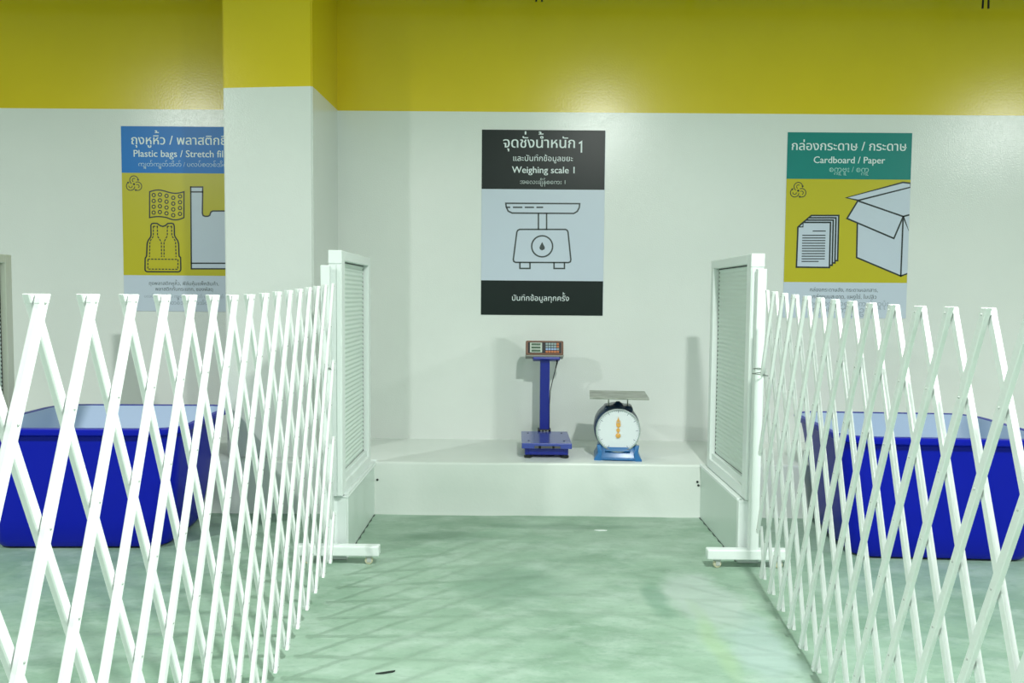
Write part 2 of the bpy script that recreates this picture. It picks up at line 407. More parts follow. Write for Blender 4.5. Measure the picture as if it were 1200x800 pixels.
# ------------------------------------------------------------------ folding lattice fences
PITCH, HGT = 0.156, 1.198
def fence(ax, bx, y0, ncol, s, ztop, label, foot_x, post_x, post_y, lean):
    """plane x = ax + bx*y; s=-1: outer side is -x. columns every half pitch going towards the viewer"""
    root = empty('folding_fence', (post_x, post_y, 0))
    W, T, OFF = 0.0215, 0.0115, 0.0135
    def P(col, zl, layer, out=0.0):
        y = y0 - PITCH / 2 * col
        z = ztop(y) - HGT * (1 - zl)
        x = ax + bx * y + s * (layer * OFF + out)
        return Vector((x, y, z)) - root.location
    nrm = Vector((1, -bx, 0)).normalized() * s
    def bar(cA, zA, cB, zB, layer, extA=True, extB=True):
        A, B = P(cA, zA, layer), P(cB, zB, layer)
        d = (B - A).normalized()
        cutA = extA and zA > 0.999; cutB = extB and zB < 0.001
        w = d.cross(nrm).normalized()
        bm = BM()
        prof = ((-W / 2, -T / 2 + .002), (-W / 2 + .002, -T / 2), (W / 2 - .002, -T / 2), (W / 2, -T / 2 + .002),
                (W / 2, T / 2 - .002), (W / 2 - .002, T / 2), (-W / 2 + .002, T / 2), (-W / 2, T / 2 - .002))
        def lp(C, k, e, level):
            """ring of the bar at C + d*e; level: the ring lies in a level plane (square-cut to the floor)"""
            ring = []
            for a, t in prof:
                q = C + w * a * k + nrm * t * k
                dz = (C.z + d.z * e) - q.z if level else None
                ring.append(q + d * (dz / d.z) if level else q + d * e)
            return ring
        E_ = 0.014
        loops = []
        if cutA: loops += [lp(A, 0.86, -E_ - 0.001, True), lp(A, 1.05, -E_, True), lp(A, 1.05, -E_ + 0.014, True), lp(A, 1.0, -E_ + 0.0155, True)]
        else: loops += [lp(A, 1.0, -E_, False)]
        if cutB: loops += [lp(B, 1.0, E_ - 0.0155, True), lp(B, 1.05, E_ - 0.014, True), lp(B, 1.05, E_, True), lp(B, 0.86, E_ + 0.001, True)]
        else: loops += [lp(B, 1.0, E_, False)]
        loft(bm, loops)
        # rivet heads on every crossing (inner layer only)
        if layer == 0:
            n = int(round(abs(cB - cA)))
            for i in range(n + 1):
                t = i / max(n, 1)
                C = P(cA + (cB - cA) * t, zA + (zB - zA) * t, 0)
                r = 0.0026
                ring = lambda rad, h: [C - nrm * (T / 2 + h) + (w * math.cos(q) + d * math.sin(q)) * rad for q in [k * math.pi / 3 for k in range(6)]]
                loft(bm, [ring(r, -0.0005), ring(r, 0.001), ring(r * 0.5, 0.002)], mi=1)
        fixn(bm)
        link('lattice_bar', bm, [m_bar, m_rivet], root)
    for top in range(-6, ncol + 8, 2):
        # inner layer: top far, bottom near
        cA, cB, zA, zB, ea, eb = top, top + 7, 1.0, 0.0, True, True
        if cA < 0: zA = 1 - (0 - cA) / 7.0; cA = 0
        if cB > ncol: zB = 1 - (ncol - top) / 7.0; cB = ncol
        if cB - cA >= 1: bar(cA, zA, cB, zB, 0 if s < 0 else 1)
        # outer layer: top near, bottom far
        cA, cB, zA, zB = top, top - 7, 1.0, 0.0
        if cB < 0: zB = 1 - (top) / 7.0; cB = 0
        if cA > ncol: zA = 1 - (top - ncol) / 7.0; cA = ncol
        if cA - cB >= 1: bar(cA, zA, cB, zB, 1 if s < 0 else 0)
    # end post and caster foot
    rl = root.location
    bm = BM(); box(bm, (-0.021, -0.021, 0.085), (0.021, 0.021, 1.385), 0.004)
    for v in bm.verts: v.co.x += lean * (v.co.z - 0.085)
    fixn(bm); link('end_post', bm, m_frame, root)
    bm = BM(); box(bm, (foot_x[0] - rl.x, -0.024, 0.042), (foot_x[1] - rl.x, 0.024, 0.090), 0.006); fixn(bm)
    link('foot_bar', bm, m_frame, root)
    for cx_ in (foot_x[0] + 0.05, foot_x[1] - 0.05):
        c = empty('caster', (cx_ - rl.x, 0, 0)); c.parent = root
        bm = BM(); box(bm, (-0.016, -0.014, 0.034), (0.016, 0.014, 0.043), 0.002)
        for q in (-1, 1): box(bm, (-0.008, q * 0.0105 - 0.0015, 0.012), (0.012, q * 0.0105 + 0.0015, 0.036), 0.001)
        fixn(bm); link('fork', bm, m_rivet, c)
        bm = BM(); lathe(bm, [(0.003, -0.008), (0.0165, -0.008), (0.019, -0.005), (0.019, 0.005), (0.0165, 0.008), (0.003, 0.008)], 'Y', (0, 0, 0.019), 18)
        fixn(bm); link('wheel', bm, m_wheel, c, True)
    # twisted wire that ties the lattice to the post
    zt = 0.93
    bm = BM()
    A = P(1, 4 / 7.0, 0.5)
    pts = [(-0.024, -0.018, zt), (0.0, -0.027, zt + 0.004), (0.023, -0.022, zt - 0.004), (0.012, -0.05, zt - 0.012),
           (A.x, -0.08, zt - 0.016), (A.x * 1.0, A.y, zt - 0.004)]
    tube(bm, pts, 0.0022, 6); fixn(bm); link('tie_wire', bm, m_wire, root)
    tag(root, label, 'fence', 'white lattice fences beside the bay')
    return root
def zt_left(y): return 1.234 + 0.046 * (max(0.0, y + 3.05) / 1.2) ** 1.3
def zt_right(y): return 1.222 + 0.044 * (max(0.0, y + 3.35) / 1.4) ** 1.4
fence(-0.874, -0.0428, -1.701, 38, -1, zt_left,
      'white lattice fence on the left, in front of the left blue tub',
      (-1.00, -0.615), -0.852, -1.585, -0.006)
fence(1.222, 0.0828, -1.809, 36, 1, zt_right,
      'white lattice fence on the right, in front of the right blue tub',
      (0.905, 1.290), 1.118, -1.585, 0.006)

# ------------------------------------------------------------------ blue tubs
def tub(loc, rz, label):
    root = empty('storage_tub', loc, rz)
    W, D, H = 1.06, 0.90, 0.60
    wb, db = 0.86, 0.52
    off = lambda z: (1 - z / H) * -0.13           # floor of the tub sits forward of the rim centre
    def L(z, g=0.0, r=0.10):
        t = z / H; t = t ** 0.9
        return rrect(wb + (W - 0.09 - wb) * t + 2 * g, db + (D - 0.09 - db) * t + 2 * g, r + 0.02 * t + g, z, 8, 0, off(z))
    bm = BM()
    loops = [rrect(wb - 0.10, db - 0.10, 0.07, 0.0, 8, 0, off(0)), rrect(wb - 0.03, db - 0.03, 0.09, 0.012, 8, 0, off(0)), L(0.045), L(0.15), L(0.30), L(0.44),
             L(0.52), L(0.556, 0.002), L(0.564, 0.022), L(0.570, 0.032), L(0.592, 0.036), L(0.600, 0.032), L(0.603, 0.014), L(0.598, -0.002)]
    loft(bm, loops, True, False); fixn(bm)
    link('tub_shell', bm, m_bin, root, True)
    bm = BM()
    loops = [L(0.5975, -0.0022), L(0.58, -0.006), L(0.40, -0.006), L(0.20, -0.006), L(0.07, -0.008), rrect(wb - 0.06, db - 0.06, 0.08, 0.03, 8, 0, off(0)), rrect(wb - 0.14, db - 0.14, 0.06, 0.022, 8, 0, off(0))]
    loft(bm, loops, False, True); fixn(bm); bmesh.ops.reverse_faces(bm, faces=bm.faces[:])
    lin = link('tub_inner_sheen', bm, m_binin, root, True); lin['label'] = 'inside of the blue tub, its reflection painted pale'  # inner face of the tub, coloured with its reflection
    tag(root, label, 'tub', 'blue tubs behind the fences')
    return root
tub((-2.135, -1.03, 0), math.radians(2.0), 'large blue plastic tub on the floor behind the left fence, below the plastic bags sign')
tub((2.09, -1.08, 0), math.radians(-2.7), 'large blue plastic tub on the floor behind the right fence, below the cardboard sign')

# ------------------------------------------------------------------ lettering and line drawing on the signs
def text_loops(s):
    c = bpy.data.curves.new('text', 'FONT'); c.body = s; c.size = 1.0; c.fill_mode = 'NONE'; c.resolution_u = 3
    o = bpy.data.objects.new('text', c); COL.objects.link(o)
    dg = bpy.context.evaluated_depsgraph_get(); dg.update()
    me = bpy.data.meshes.new_from_object(o.evaluated_get(dg))
    n = len(me.vertices); nb = [[] for _ in range(n)]
    for e in me.edges: nb[e.vertices[0]].append(e.vertices[1]); nb[e.vertices[1]].append(e.vertices[0])
    seen = [False] * n; out = []
    for i in range(n):
        if seen[i]: continue
        lp = [i]; seen[i] = True; cur = i
        while True:
            nx = [k for k in nb[cur] if not seen[k]]
            if not nx: break
            cur = nx[0]; seen[cur] = True; lp.append(cur)
        if len(lp) > 2: out.append([(me.vertices[k].co.x, me.vertices[k].co.y) for k in lp])
    bpy.data.objects.remove(o); bpy.data.curves.remove(c); bpy.data.meshes.remove(me)
    return out
def area(lp): return 0.5 * sum(a[0] * b[1] - b[0] * a[1] for a, b in zip(lp, lp[1:] + lp[:1]))
def inside(p, lp):
    r = False
    for a, b in zip(lp, lp[1:] + lp[:1]):
        if (a[1] > p[1]) != (b[1] > p[1]) and p[0] < (b[0] - a[0]) * (p[1] - a[1]) / (b[1] - a[1]) + a[0]: r = not r
    return r
TONES = '\u0e48\u0e49\u0e4a\u0e4b\u0e4c'
UPPER = '\u0e31\u0e34\u0e35\u0e36\u0e37\u0e4d\u0e47'
def layout(s):
    """letter outlines, with Thai tone marks lifted above upper vowels"""
    s = s.replace('\u0e49\u0e33', '\u0e4d\u0e49\u0e32').replace('\u0e33', '\u0e4d\u0e32')
    if '\u1039' in s:                       # stacked consonants: the second one small and below
        plain, stack, i = '', [], 0
        while i < len(s):
            if s[i] == '\u1039' and i + 1 < len(s): stack.append((plain[:-1], s[i + 1])); i += 2
            else: plain += s[i]; i += 1
        loops = text_loops(plain)
        for pre, ch in stack:
            t = text_loops(pre + ch)[len(text_loops(pre)) if pre else 0:]
            x0 = min(x for lp in t for x, y in lp)
            loops += [[(x0 + (x - x0) * 0.85, y * 0.62 - 0.42) for x, y in lp] for lp in t]
        return loops
    if not any(ch in TONES for ch in s): return text_loops(s)
    plain = ''.join(ch for ch in s if ch not in TONES); loops = text_loops(plain)
    pre = ''
    for i, ch in enumerate(s):
        if ch in TONES:
            a = len(text_loops(pre)) if pre else 0
            t = text_loops(pre + ch)[a:]
            lift = 0.26 if s[i - 1] in UPPER else 0.0
            dx = 0.0
            loops += [[(x + dx, y + lift) for x, y in lp] for lp in t]
        else: pre += ch
    return loops
def loops_mesh(bm, loops, fn):
    areas = [area(l) for l in loops]
    big = max(range(len(loops)), key=lambda i: abs(areas[i]))
    sg = 1 if areas[big] > 0 else -1
    outer = [i for i in range(len(loops)) if areas[i] * sg > 0]; holes = [i for i in range(len(loops)) if areas[i] * sg <= 0]
    for h in list(holes):
        if not any(inside(loops[h][0], loops[i]) for i in outer): outer.append(h); holes.remove(h)
    for i in outer:
        hs = [loops[h] for h in holes if inside(loops[h][0], loops[i]) and abs(areas[h]) < abs(areas[i])]
        polys = [[Vector((x, y, 0)) for x, y in lp] for lp in [loops[i]] + hs]
        flat = [p for lp in polys for p in lp]
        vs = [bm.verts.new(fn(p.x, p.y)) for p in flat]
        for t in tessellate_polygon(polys):
            try: bm.faces.new([vs[k] for k in t])
            except ValueError: pass
class Sign:
    """A flat sign on the wall. Local drawing units u (right) and v (down) from its top left corner."""
    def __init__(self, x, z, w, h, uw, name, label, kind):
        self.k = w / uw; self.x, self.z, self.w, self.h = x, z, w, h
        self.root = empty(name, (x, 0, z)); tag(self.root, label, 'sign', kind)
        self.n = 0
    def p(self, u, v, lay): return (min(max(u, 0.0), 144.7) * self.k, -0.0042 - 0.00022 * lay, -v * self.k)
    def board(self, m):
        bm = BM(); box(bm, (0, -0.004, -self.h), (self.w, -0.0002, 0), 0.0008, seg=1); fixn(bm)
        return link('board', bm, m, self.root)
    def rect(self, name, u0, v0, u1, v1, m, lay=0):
        bm = BM(); quad(bm, [self.p(u0, v1, lay), self.p(u1, v1, lay), self.p(u1, v0, lay), self.p(u0, v0, lay)])
        return link(name, bm, m, self.root)
    def text(self, s, u0, u1, base, m, lay=3, fit=None, bold=0.0, drop=None):
        loops = layout(s)
        xs = [x for lp in loops for x, y in lp]; mn, mx = min(xs), max(xs)
        if fit:
            fx_ = [x for lp in layout(fit) for x, y in lp]; mx = max(fx_)
        sc = (u1 - u0) / (mx - mn)
        bm = BM()
        def fn(x, y): return self.p(u0 + (x - mn) * sc, base - y * sc, lay)
        loops_mesh(bm, loops, fn)
        if bold:
            loops_mesh(bm, [[(x + bold, y) for x, y in lp] for lp in loops], lambda x, y: self.p(u0 + (x - mn) * sc, base - y * sc, lay + 0.3))
        fixn(bm)
        return link('lettering', bm, m, self.root)
    def fill(self, bm, pts, lay):
        vs = [Vector((u, v, 0)) for u, v in pts]
        bv = [bm.verts.new(self.p(u, v, lay)) for u, v in pts]
        for t in tessellate_polygon([vs]): bm.faces.new([bv[k] for k in t])
    def stroke(self, bm, pts, wd, lay, closed=False):
        pts = [Vector(p) for p in pts]; n = len(pts); L, R = [], []
        for i, p in enumerate(pts):
            a = pts[i - 1] if (i > 0 or closed) else None
            b = pts[(i + 1) % n] if (i < n - 1 or closed) else None
            d1 = (p - a).normalized() if a is not None else None
            d2 = (b - p).normalized() if b is not None else None
            d1 = d1 if d1 is not None else d2; d2 = d2 if d2 is not None else d1
            n1 = Vector((-d1.y, d1.x)); n2 = Vector((-d2.y, d2.x)); m_ = (n1 + n2)
            m_ = m_.normalized() if m_.length > 1e-6 else n1
            k = wd / 2 / max(m_.dot(n1), 0.5)
            e = Vector((0, 0))
            if not closed and i == 0: e = -d2 * wd * 0.5
            if not closed and i == n - 1: e = d1 * wd * 0.5
            L.append(bm.verts.new(self.p(p.x + m_.x * k + e.x, p.y + m_.y * k + e.y, lay)))
            R.append(bm.verts.new(self.p(p.x - m_.x * k + e.x, p.y - m_.y * k + e.y, lay)))
        for i in range(n if closed else n - 1):
            j = (i + 1) % n; bm.faces.new((L[i], L[j], R[j], R[i]))
    def dash(self, bm, pts, wd, on, off_, lay):
        carry = 0.0
        for a, b in zip(pts, pts[1:]):
            a, b = Vector(a), Vector(b); ln = (b - a).length; t = carry
            while t < ln:
                e = min(t + on, ln); d = (b - a) / ln
                if e - t > on * 0.4: self.stroke(bm, [a + d * (t + wd / 2 * .6), a + d * max(e - wd / 2 * .6, t + wd * .31)], wd, lay)
                t += on + off_
            carry = t - ln
    def circle(self, u, v, r, n=28, a0=0, a1=360):
        full = abs(a1 - a0) >= 360
        return [(u + r * math.cos(math.radians(a0 + (a1 - a0) * i / (n if full else n - 1))), v + r * math.sin(math.radians(a0 + (a1 - a0) * i / (n if full else n - 1)))) for i in range(n)]
    def done(self, name, bm, m):
        fixn(bm)
        for f in bm.faces:
            if f.normal.y > 0: f.normal_flip()
        return link(name, bm, m, self.root)
    def recycle(self, u, v, r, lay=2):
        bm = BM()
        for k in range(3):
            a = math.radians(-90 + 120 * k)
            cu, cv = u + r * 0.47 * math.cos(a), v + r * 0.47 * math.sin(a)
            o = -90 + 120 * k
            self.stroke(bm, self.circle(cu, cv, r * 0.50, 14, o - 140, o + 70), 0.95, lay)
            self.stroke(bm, self.circle(cu, cv, r * 0.20, 8, o - 150, o + 30), 0.85, lay)
            e = math.radians(o + 86); eu, ev = cu + r * 0.50 * math.cos(e), cv + r * 0.50 * math.sin(e)
            self.fill(bm, [(eu + 1.7 * math.cos(e + q), ev + 1.7 * math.sin(e + q)) for q in (1.6, 3.7, 5.8)], lay + 1)
            e = math.radians(o - 180); eu, ev = cu + r * 0.42 * math.cos(e), cv + r * 0.42 * math.sin(e)
            self.fill(bm, [(eu + 1.3 * math.cos(e + q), ev + 1.3 * math.sin(e + q)) for q in (0.0, 2.1, 4.2)], lay + 1)
        return self.done('recycling_mark', bm, m_ink)
def unwarp(ul0, vt, kl, w0, kw, slope):
    """photo units -> flat sign units (145 wide)"""
    def g(u, v):
        t = v - vt; l = ul0 + kl * t; w = w0 + kw * t; uu = (u - l) * 145.0 / w
        return (uu, v - vt - slope * (u - l))
    return g

# ---- weighing scale sign (centre)
S = Sign(-0.2195, 2.327, 0.80, 1.198, 145.0, 'wall_sign', 'black and white sign with a scale drawing, on the wall above the two scales', 'signs on the back wall')
g = unwarp(564.8, 152, -0.005, 145.2, -0.0125, 0.007)
S.board(m_swhite)
S.rect('header_panel', 0, 0, 145, 69, m_sblack, 0)
S.rect('footer_panel', 0, 176.3, 145, 217.1, m_sblack, 0)
S.text('จุดชั่งน้ำหนัก', 25, 109, 20.5, m_twhite, bold=0.02)
bm = BM(); S.stroke(bm, [(114.6, 14.8), (117.0, 13.2), (117.0, 25.0)], 1.7, 3); S.done('lettering', bm, m_twhite)
S.text('และบันทึกข้อมูลขยะ', 37, 107, 36, m_twhite)
S.text('Weighing scale 1', 35.5, 109, 50, m_twhite, bold=0.02)
S.text('အေလးချိန်စေကး 1', 45, 98.5, 62.6, m_tpalek)
S.text('บันทึกข้อมูลทุกครั้ง', 37, 104.5, 200, m_twhite)
bm = BM(); q = lambda x, y: g(560 + x / 5.333, 225 + y / 5.333)
wd = 1.75
S.stroke(bm, [q(*a) for a in ((175, 68), (637, 70), (634, 95), (622, 118), (600, 131), (215, 129), (190, 117), (178, 92))], wd, 1, True)
for a, b in ((182, 198), (224, 274), (298, 347), (371, 404)): S.stroke(bm, [q(a, 93), q(b, 93)], wd, 1)
for x in (379, 430): S.stroke(bm, [q(x, 132), q(x, 230)], wd, 1)
S.stroke(bm, [q(*a) for a in ((262, 231), (548, 231), (558, 236), (564, 248), (581, 420), (578, 434), (566, 439), (236, 438), (225, 432), (222, 420), (244, 248), (250, 237))], wd, 1, True)
cu, cv = q(402, 337); S.stroke(bm, S.circle(cu, cv, 12.4), wd, 1, True)
S.fill(bm, [q(*a) for a in ((402, 310), (414, 333), (419, 345), (416, 356), (402, 363), (388, 356), (385, 345), (390, 333))], 1)
for a in ((263, 326), (476, 541)): S.stroke(bm, [q(a[0], 440), q(a[0], 476), q(a[1], 476), q(a[1], 440)], wd, 1)
S.done('scale_drawing', bm, m_ink2)

# ---- plastic bag sign (left, partly behind the pillar)
S = Sign(-2.5635, 2.332, 0.80, 1.198, 145.0, 'wall_sign', 'blue and yellow sign with bag drawings, on the wall partly behind the pillar', 'signs on the back wall')
S.board(m_swhite)
g = unwarp(142.1, 147.8, 0.021, 145.0, -0.006, 0.0075)
S.rect('header_panel', 0, 0, 145, 54.3, m_sblue, 0)
S.rect('picture_panel', 0, 54.3, 145, 174.6, m_syel, 0)
S.text('ถุงหูหิ้ว / พลาสติกยืด', 12, 115.5, 21, m_twhite, fit='ถุงหูหิ้ว / พลาสติก', bold=0.02)
S.text('Plastic bags / Stretch film', 14.5, 108.8, 35.5, m_twhite, fit='Plastic bags / Stretch', bold=0.02)
S.text('ကျွတ်ကျွတ်အိတ် / ပလပ်စတစ်အိတ်', 20, 75, 46.5, m_tpale, fit='ကျွတ်ကျွတ်အိတ် /')
S.recycle(14.3, 67.5, 10)
q = lambda x, y: g(135 + x / 6.664, 230 + y / 6.664)
wd = 1.65
bm = BM()                               # carrier bag, white
bag = [(598, -75), (698, -75), (690, 130), (695, 148), (712, 154), (735, 153), (748, 146), (757, 118), (770, 112), (930, 112), (945, 118), (954, 146), (967, 153), (990, 154), (1003, 148), (1008, 130), (1000, -75)]
bagp = [q(598, -75), q(692, -75), q(690, 130), q(696, 148), q(712, 154), q(735, 153), q(748, 146), q(757, 120), q(772, 112), q(940, 112), q(940, 566), q(605, 566)]
S.fill(bm, bagp, 1); S.done('bag_drawing_fill', bm, m_swhite)
bm = BM()
S.stroke(bm, bagp[:10], wd, 2); S.stroke(bm, [bagp[0], bagp[11], bagp[10]], wd, 2)
S.stroke(bm, [q(599, -37), q(692, -37)], wd, 2); S.stroke(bm, [q(604, 522), q(940, 522)], wd, 2)
# bubble wrap sheet
top = [q(275 + 270 * i / 16, -38 + (-14 if i < 8 else 12) * math.sin(math.pi * (i % 8) / 8) ) for i in range(17)]
bot = [q(275 + 270 * i / 16, 164 + (-8 if i < 8 else 18) * math.sin(math.pi * (i % 8) / 8)) for i in range(17)]
S.stroke(bm, top + bot[::-1], wd * 0.9, 2, True)
for ci, cx_ in enumerate((307, 356, 408, 461, 514)):
    dy = (0, -4, 6, 21, 10)[ci]
    for ri in range(4):
        u, v = q(cx_, -12 + 45.5 * ri + dy); S.stroke(bm, S.circle(u, v, 2.0, 12), 1.15, 2, True)
# vest
vest = [(285, 225), (292, 212), (308, 208), (336, 210), (360, 228), (380, 233), (400, 226), (418, 210), (448, 208), (463, 213), (469, 228), (471, 300), (478, 318), (497, 345), (504, 370), (508, 465), (520, 478), (522, 572), (515, 585), (503, 590), (256, 589), (244, 583), (240, 572), (241, 485), (252, 465), (256, 370), (263, 345), (282, 318), (287, 300)]
S.stroke(bm, [q(*a) for a in vest], wd, 2, True)
for ln in ([(305, 232), (305, 310), (278, 350), (275, 472)], [(336, 232), (338, 310), (368, 355), (370, 472)], [(415, 232), (415, 305), (389, 355), (390, 472)],
           [(448, 232), (450, 305), (480, 350), (484, 472)], [(305, 232), (340, 232)], [(413, 232), (450, 232)], [(263, 490), (500, 492), (498, 570), (262, 568), (263, 490)]):
    S.dash(bm, [q(*a) for a in ln], 1.25, 2.3, 1.7, 2)
S.done('bag_drawing', bm, m_ink)
S.text('ถุงพลาสติกหูหิ้ว, ฟิล์มหุ้มแพ็คสินค้า,', 30, 113, 186, m_inkg)
S.text('พลาสติกกันกระแทก, ซองพัสดุ', 37.5, 106, 192.6, m_inkg)
S.text('ပလပ်စတစ်အိတ် ကျွတ်ကျွတ်အိတ် ထုပ်ပိုးအိတ်', 24, 119, 201, m_inkl)
S.text('ပလပ်စတစ်အိတ် စာအိတ်', 36, 103, 209, m_inkl)

# ---- cardboard sign (right)
S = Sign(1.7585, 2.3254, 0.805, 1.198, 145.0, 'wall_sign', 'teal and yellow sign with box drawing, on the wall above the right tub', 'signs on the back wall')
S.board(m_swhite)
g = unwarp(923.5, 155, -0.042, 146.1, -0.011, 0.008)
S.rect('header_panel', 0, 0, 145, 53.8, m_steal, 0)
S.rect('picture_panel', 0, 53.8, 145, 174, m_syel, 0)
S.text('กล่องกระดาษ / กระดาษ', 5, 138.5, 20.5, m_twhite, bold=0.02)
S.text('Cardboard / Paper', 31, 114, 35.3, m_twhite, bold=0.02)
S.text('စက္ကူဗူး / စက္ကူ', 49.5, 95.5, 45.3, m_tpaleg)
S.recycle(14.0, 67.5, 10)
q = lambda x, y: g(910 + x / 6.153, 235 + y / 6.153)
PX = lambda u, v: g(u, v)
wd = 1.85
bmf, bms = BM(), BM()
lay = 1.0
def shape(pts, lay):
    S.fill(bmf, pts, lay); S.stroke(bms, pts, wd, lay + 0.5, True)
for i in (3, 2, 1):                                     # sheets of paper, rear ones first
    dx, dy = 20 * i, -16.5 * i
    shape([q(146 + dx, 182 + dy), q(184 + dx, 150 + dy), q(381 + dx, 150 + dy), q(368 + dx, 474 + dy), q(131 + dx, 471 + dy)], lay); lay += 1
shape([q(146, 184), q(184, 150), q(381, 150), q(368, 474), q(131, 471)], lay)
S.stroke(bms, [q(184, 150), q(182, 182), q(146, 183)], 1.2, lay + 0.6)
S.stroke(bms, [q(255, 212), q(342, 212)], 1.2, lay + 0.5)
for i in range(11):
    y = 243 + 18.7 * i; xa = 180 - 0.8 * i; xb = 340 - 0.9 * i if i < 10 else 288
    S.stroke(bms, [q(xa, y), q(xb, y)], 1.2, lay + 0.5)
lay = 1.0                                               # open carton
A, B_, C, D_, E = PX(990.7, 230.7), PX(1057.3, 213), PX(1066.5, 214), PX(1066.4, 218.7), PX(1004.9, 233.8)
F = PX(1057, 252.5)
R1, R2 = PX(1064.4, 250.8), PX(1061, 319.5)
S.fill(bmf, [E, D_, R1, F], lay)
S.fill(bmf, [PX(1003.5, 245), F, R1, R2, PX(1053, 322), PX(1001.8, 300.3)], lay)
S.stroke(bms, [PX(1003.5, 255), PX(1001.8, 300.3), PX(1053, 322), R2], wd, lay + 0.5)
S.stroke(bms, [F, PX(1053, 322)], wd, lay + 0.5)
lay += 1
shape([A, B_, C, D_, E], lay); lay += 1
shape([PX(1004.3, 234.3), PX(991.3, 254.8), PX(1045.7, 278), F], lay)
S.stroke(bms, [R1, F, PX(1063.6, 268.3)], wd, lay + 0.5)
S.done('box_drawing_fill', bmf, m_swhite); S.done('box_drawing', bms, m_ink)
S.text('กล่องกระดาษลัง, กระดาษเอกสาร,', 31, 111, 184.8, m_inkg)
S.text('กล่องนมสะอาด, แผงไข่, ใบปลิว', 34.5, 109.5, 192.8, m_inkg)
S.text('စက္ကူပုံး စက္ကူစာရွက် ကတ်ထူပုံး', 22, 124, 201.5, m_inkl)
S.text('စက္ကူဗူး ကြက်ဥခုံ', 35, 102, 209.5, m_inkl)

# ------------------------------------------------------------------ platform scale
PS = empty('platform_scale', (0.197, -0.425, SZ))
tag(PS, 'blue platform scale with a keypad display on a post, standing on the white step', 'scale')
def psp(name, bm, m, smooth=False, parent=PS):
    fixn(bm); return link(name, bm, m, parent, smooth)
bm = BM(); box(bm, (-0.128, -0.175, 0.018), (0.128, 0.175, 0.066), 0.006)
box(bm, (-0.105, -0.179, 0.024), (0.105, -0.170, 0.060), 0.003)
psp('base_frame', bm, m_blue)
bm = BM(); box(bm, (-0.1465, -0.207, 0.061), (0.1465, 0.210, 0.094), 0.004); psp('platform', bm, m_plat)
pl = PS.children[-1]
bm = BM()
for (ux, uy) in ((-0.105, -0.125), (0.105, -0.125), (0.105, 0.14), (-0.105, 0.14)):
    bm = BM(); lathe(bm, [(0.006, 0.0935), (0.006, 0.0955), (0.003, 0.0965)], 'Z', (ux, uy, 0), 10)
    fixn(bm); link('screw_head', bm, m_dark, pl)
bm = BM()                                    # worn label strip under the platform lip
box(bm, (-0.072, -0.2085, 0.064), (0.080, -0.2065, 0.078), 0.0008, 0, 1)
for a, b in ((-0.048, -0.034), (0.032, 0.044)): box(bm, (a, -0.2095, 0.063), (b, -0.2070, 0.079), 0.0005, 1, 1)
fixn(bm); link('worn_label', bm, [m_worn, m_black], pl)
for (ux, uy) in ((-0.108, -0.158), (0.108, -0.158), (-0.108, 0.15), (0.108, 0.15)):
    bm = BM(); lathe(bm, [(0.021, 0.0), (0.024, 0.004), (0.024, 0.012), (0.016, 0.020), (0.010, 0.024)], 'Z', (ux, uy, 0), 20); psp('foot', bm, m_dark, True)
bm = BM(); box(bm, (-0.030, 0.205, 0.030), (0.030, 0.267, 0.566), 0.005); psp('post', bm, m_blue)
bm = BM(); box(bm, (-0.041, 0.198, 0.084), (0.041, 0.273, 0.108), 0.004)
for a in (-0.02, 0.0, 0.02): box(bm, (a - 0.006, 0.195, 0.094), (a + 0.006, 0.201, 0.102), 0.001, 1, 1)
psp('post_bracket', bm, [m_black, m_steel])
# head, tilted back
HD = empty('display_head', (-0.005, 0.20, 0.620)); HD.parent = PS
tx = Matrix.Rotation(math.radians(-14), 4, 'X')
def hp(name, ops, m, par=HD):
    bm = BM()
    for a, b, bev, mi in ops: box(bm, a, b, bev, mi, 2)
    bmesh.ops.transform(bm, matrix=tx, verts=bm.verts); fixn(bm)
    return link(name, bm, m, par)
hp('housing', [((-0.118, -0.030, -0.046), (0.118, 0.055, 0.046), 0.008, 0)], m_brown)
hp('housing_back', [((-0.120, -0.024, -0.056), (0.120, 0.066, -0.040), 0.006, 0)], m_greyp)
hp('mount_tray', [((-0.072, -0.018, -0.072), (0.098, 0.060, -0.052), 0.005, 0)], m_blue)
hp('front_panel', [((-0.104, -0.0325, -0.034), (0.104, -0.0290, 0.035), 0.001, 0)], m_black)
hp('screen', [((-0.092, -0.0345, -0.031), (-0.016, -0.0320, 0.032), 0.001, 0),
              ((-0.083, -0.0355, 0.014), (-0.026, -0.0340, 0.027), 0.0005, 1), ((-0.083, -0.0355, -0.006), (-0.026, -0.0340, 0.007), 0.0005, 1),
              ((-0.083, -0.0355, -0.026), (-0.026, -0.0340, -0.013), 0.0005, 1)], [m_lcdf, m_lcd])
for r in range(4):
    for c in range(5):
        kx, kz = 0.0135 + 0.0172 * c, 0.024 - 0.0165 * r
        mk = m_keyo if (c == 4 or r == 3) else (m_keyb if r == 2 else m_keyg)
        if c == 4 and r == 2: mk = m_keyg
        hp('key', [((kx - 0.0073, -0.0352, kz - 0.0066), (kx + 0.0073, -0.0322, kz + 0.0066), 0.001, 0)], mk)
bm = BM(); tube(bm, [(0.075, 0.200, 0.548), (0.076, 0.202, 0.532), (0.066, 0.210, 0.49), (0.050, 0.220, 0.42), (0.036, 0.230, 0.35), (0.032, 0.237, 0.26), (0.0325, 0.240, 0.107)],
                [0.006, 0.005, 0.0028, 0.0026, 0.0026, 0.0026, 0.0026], 8)
psp('cable', bm, m_black, True)

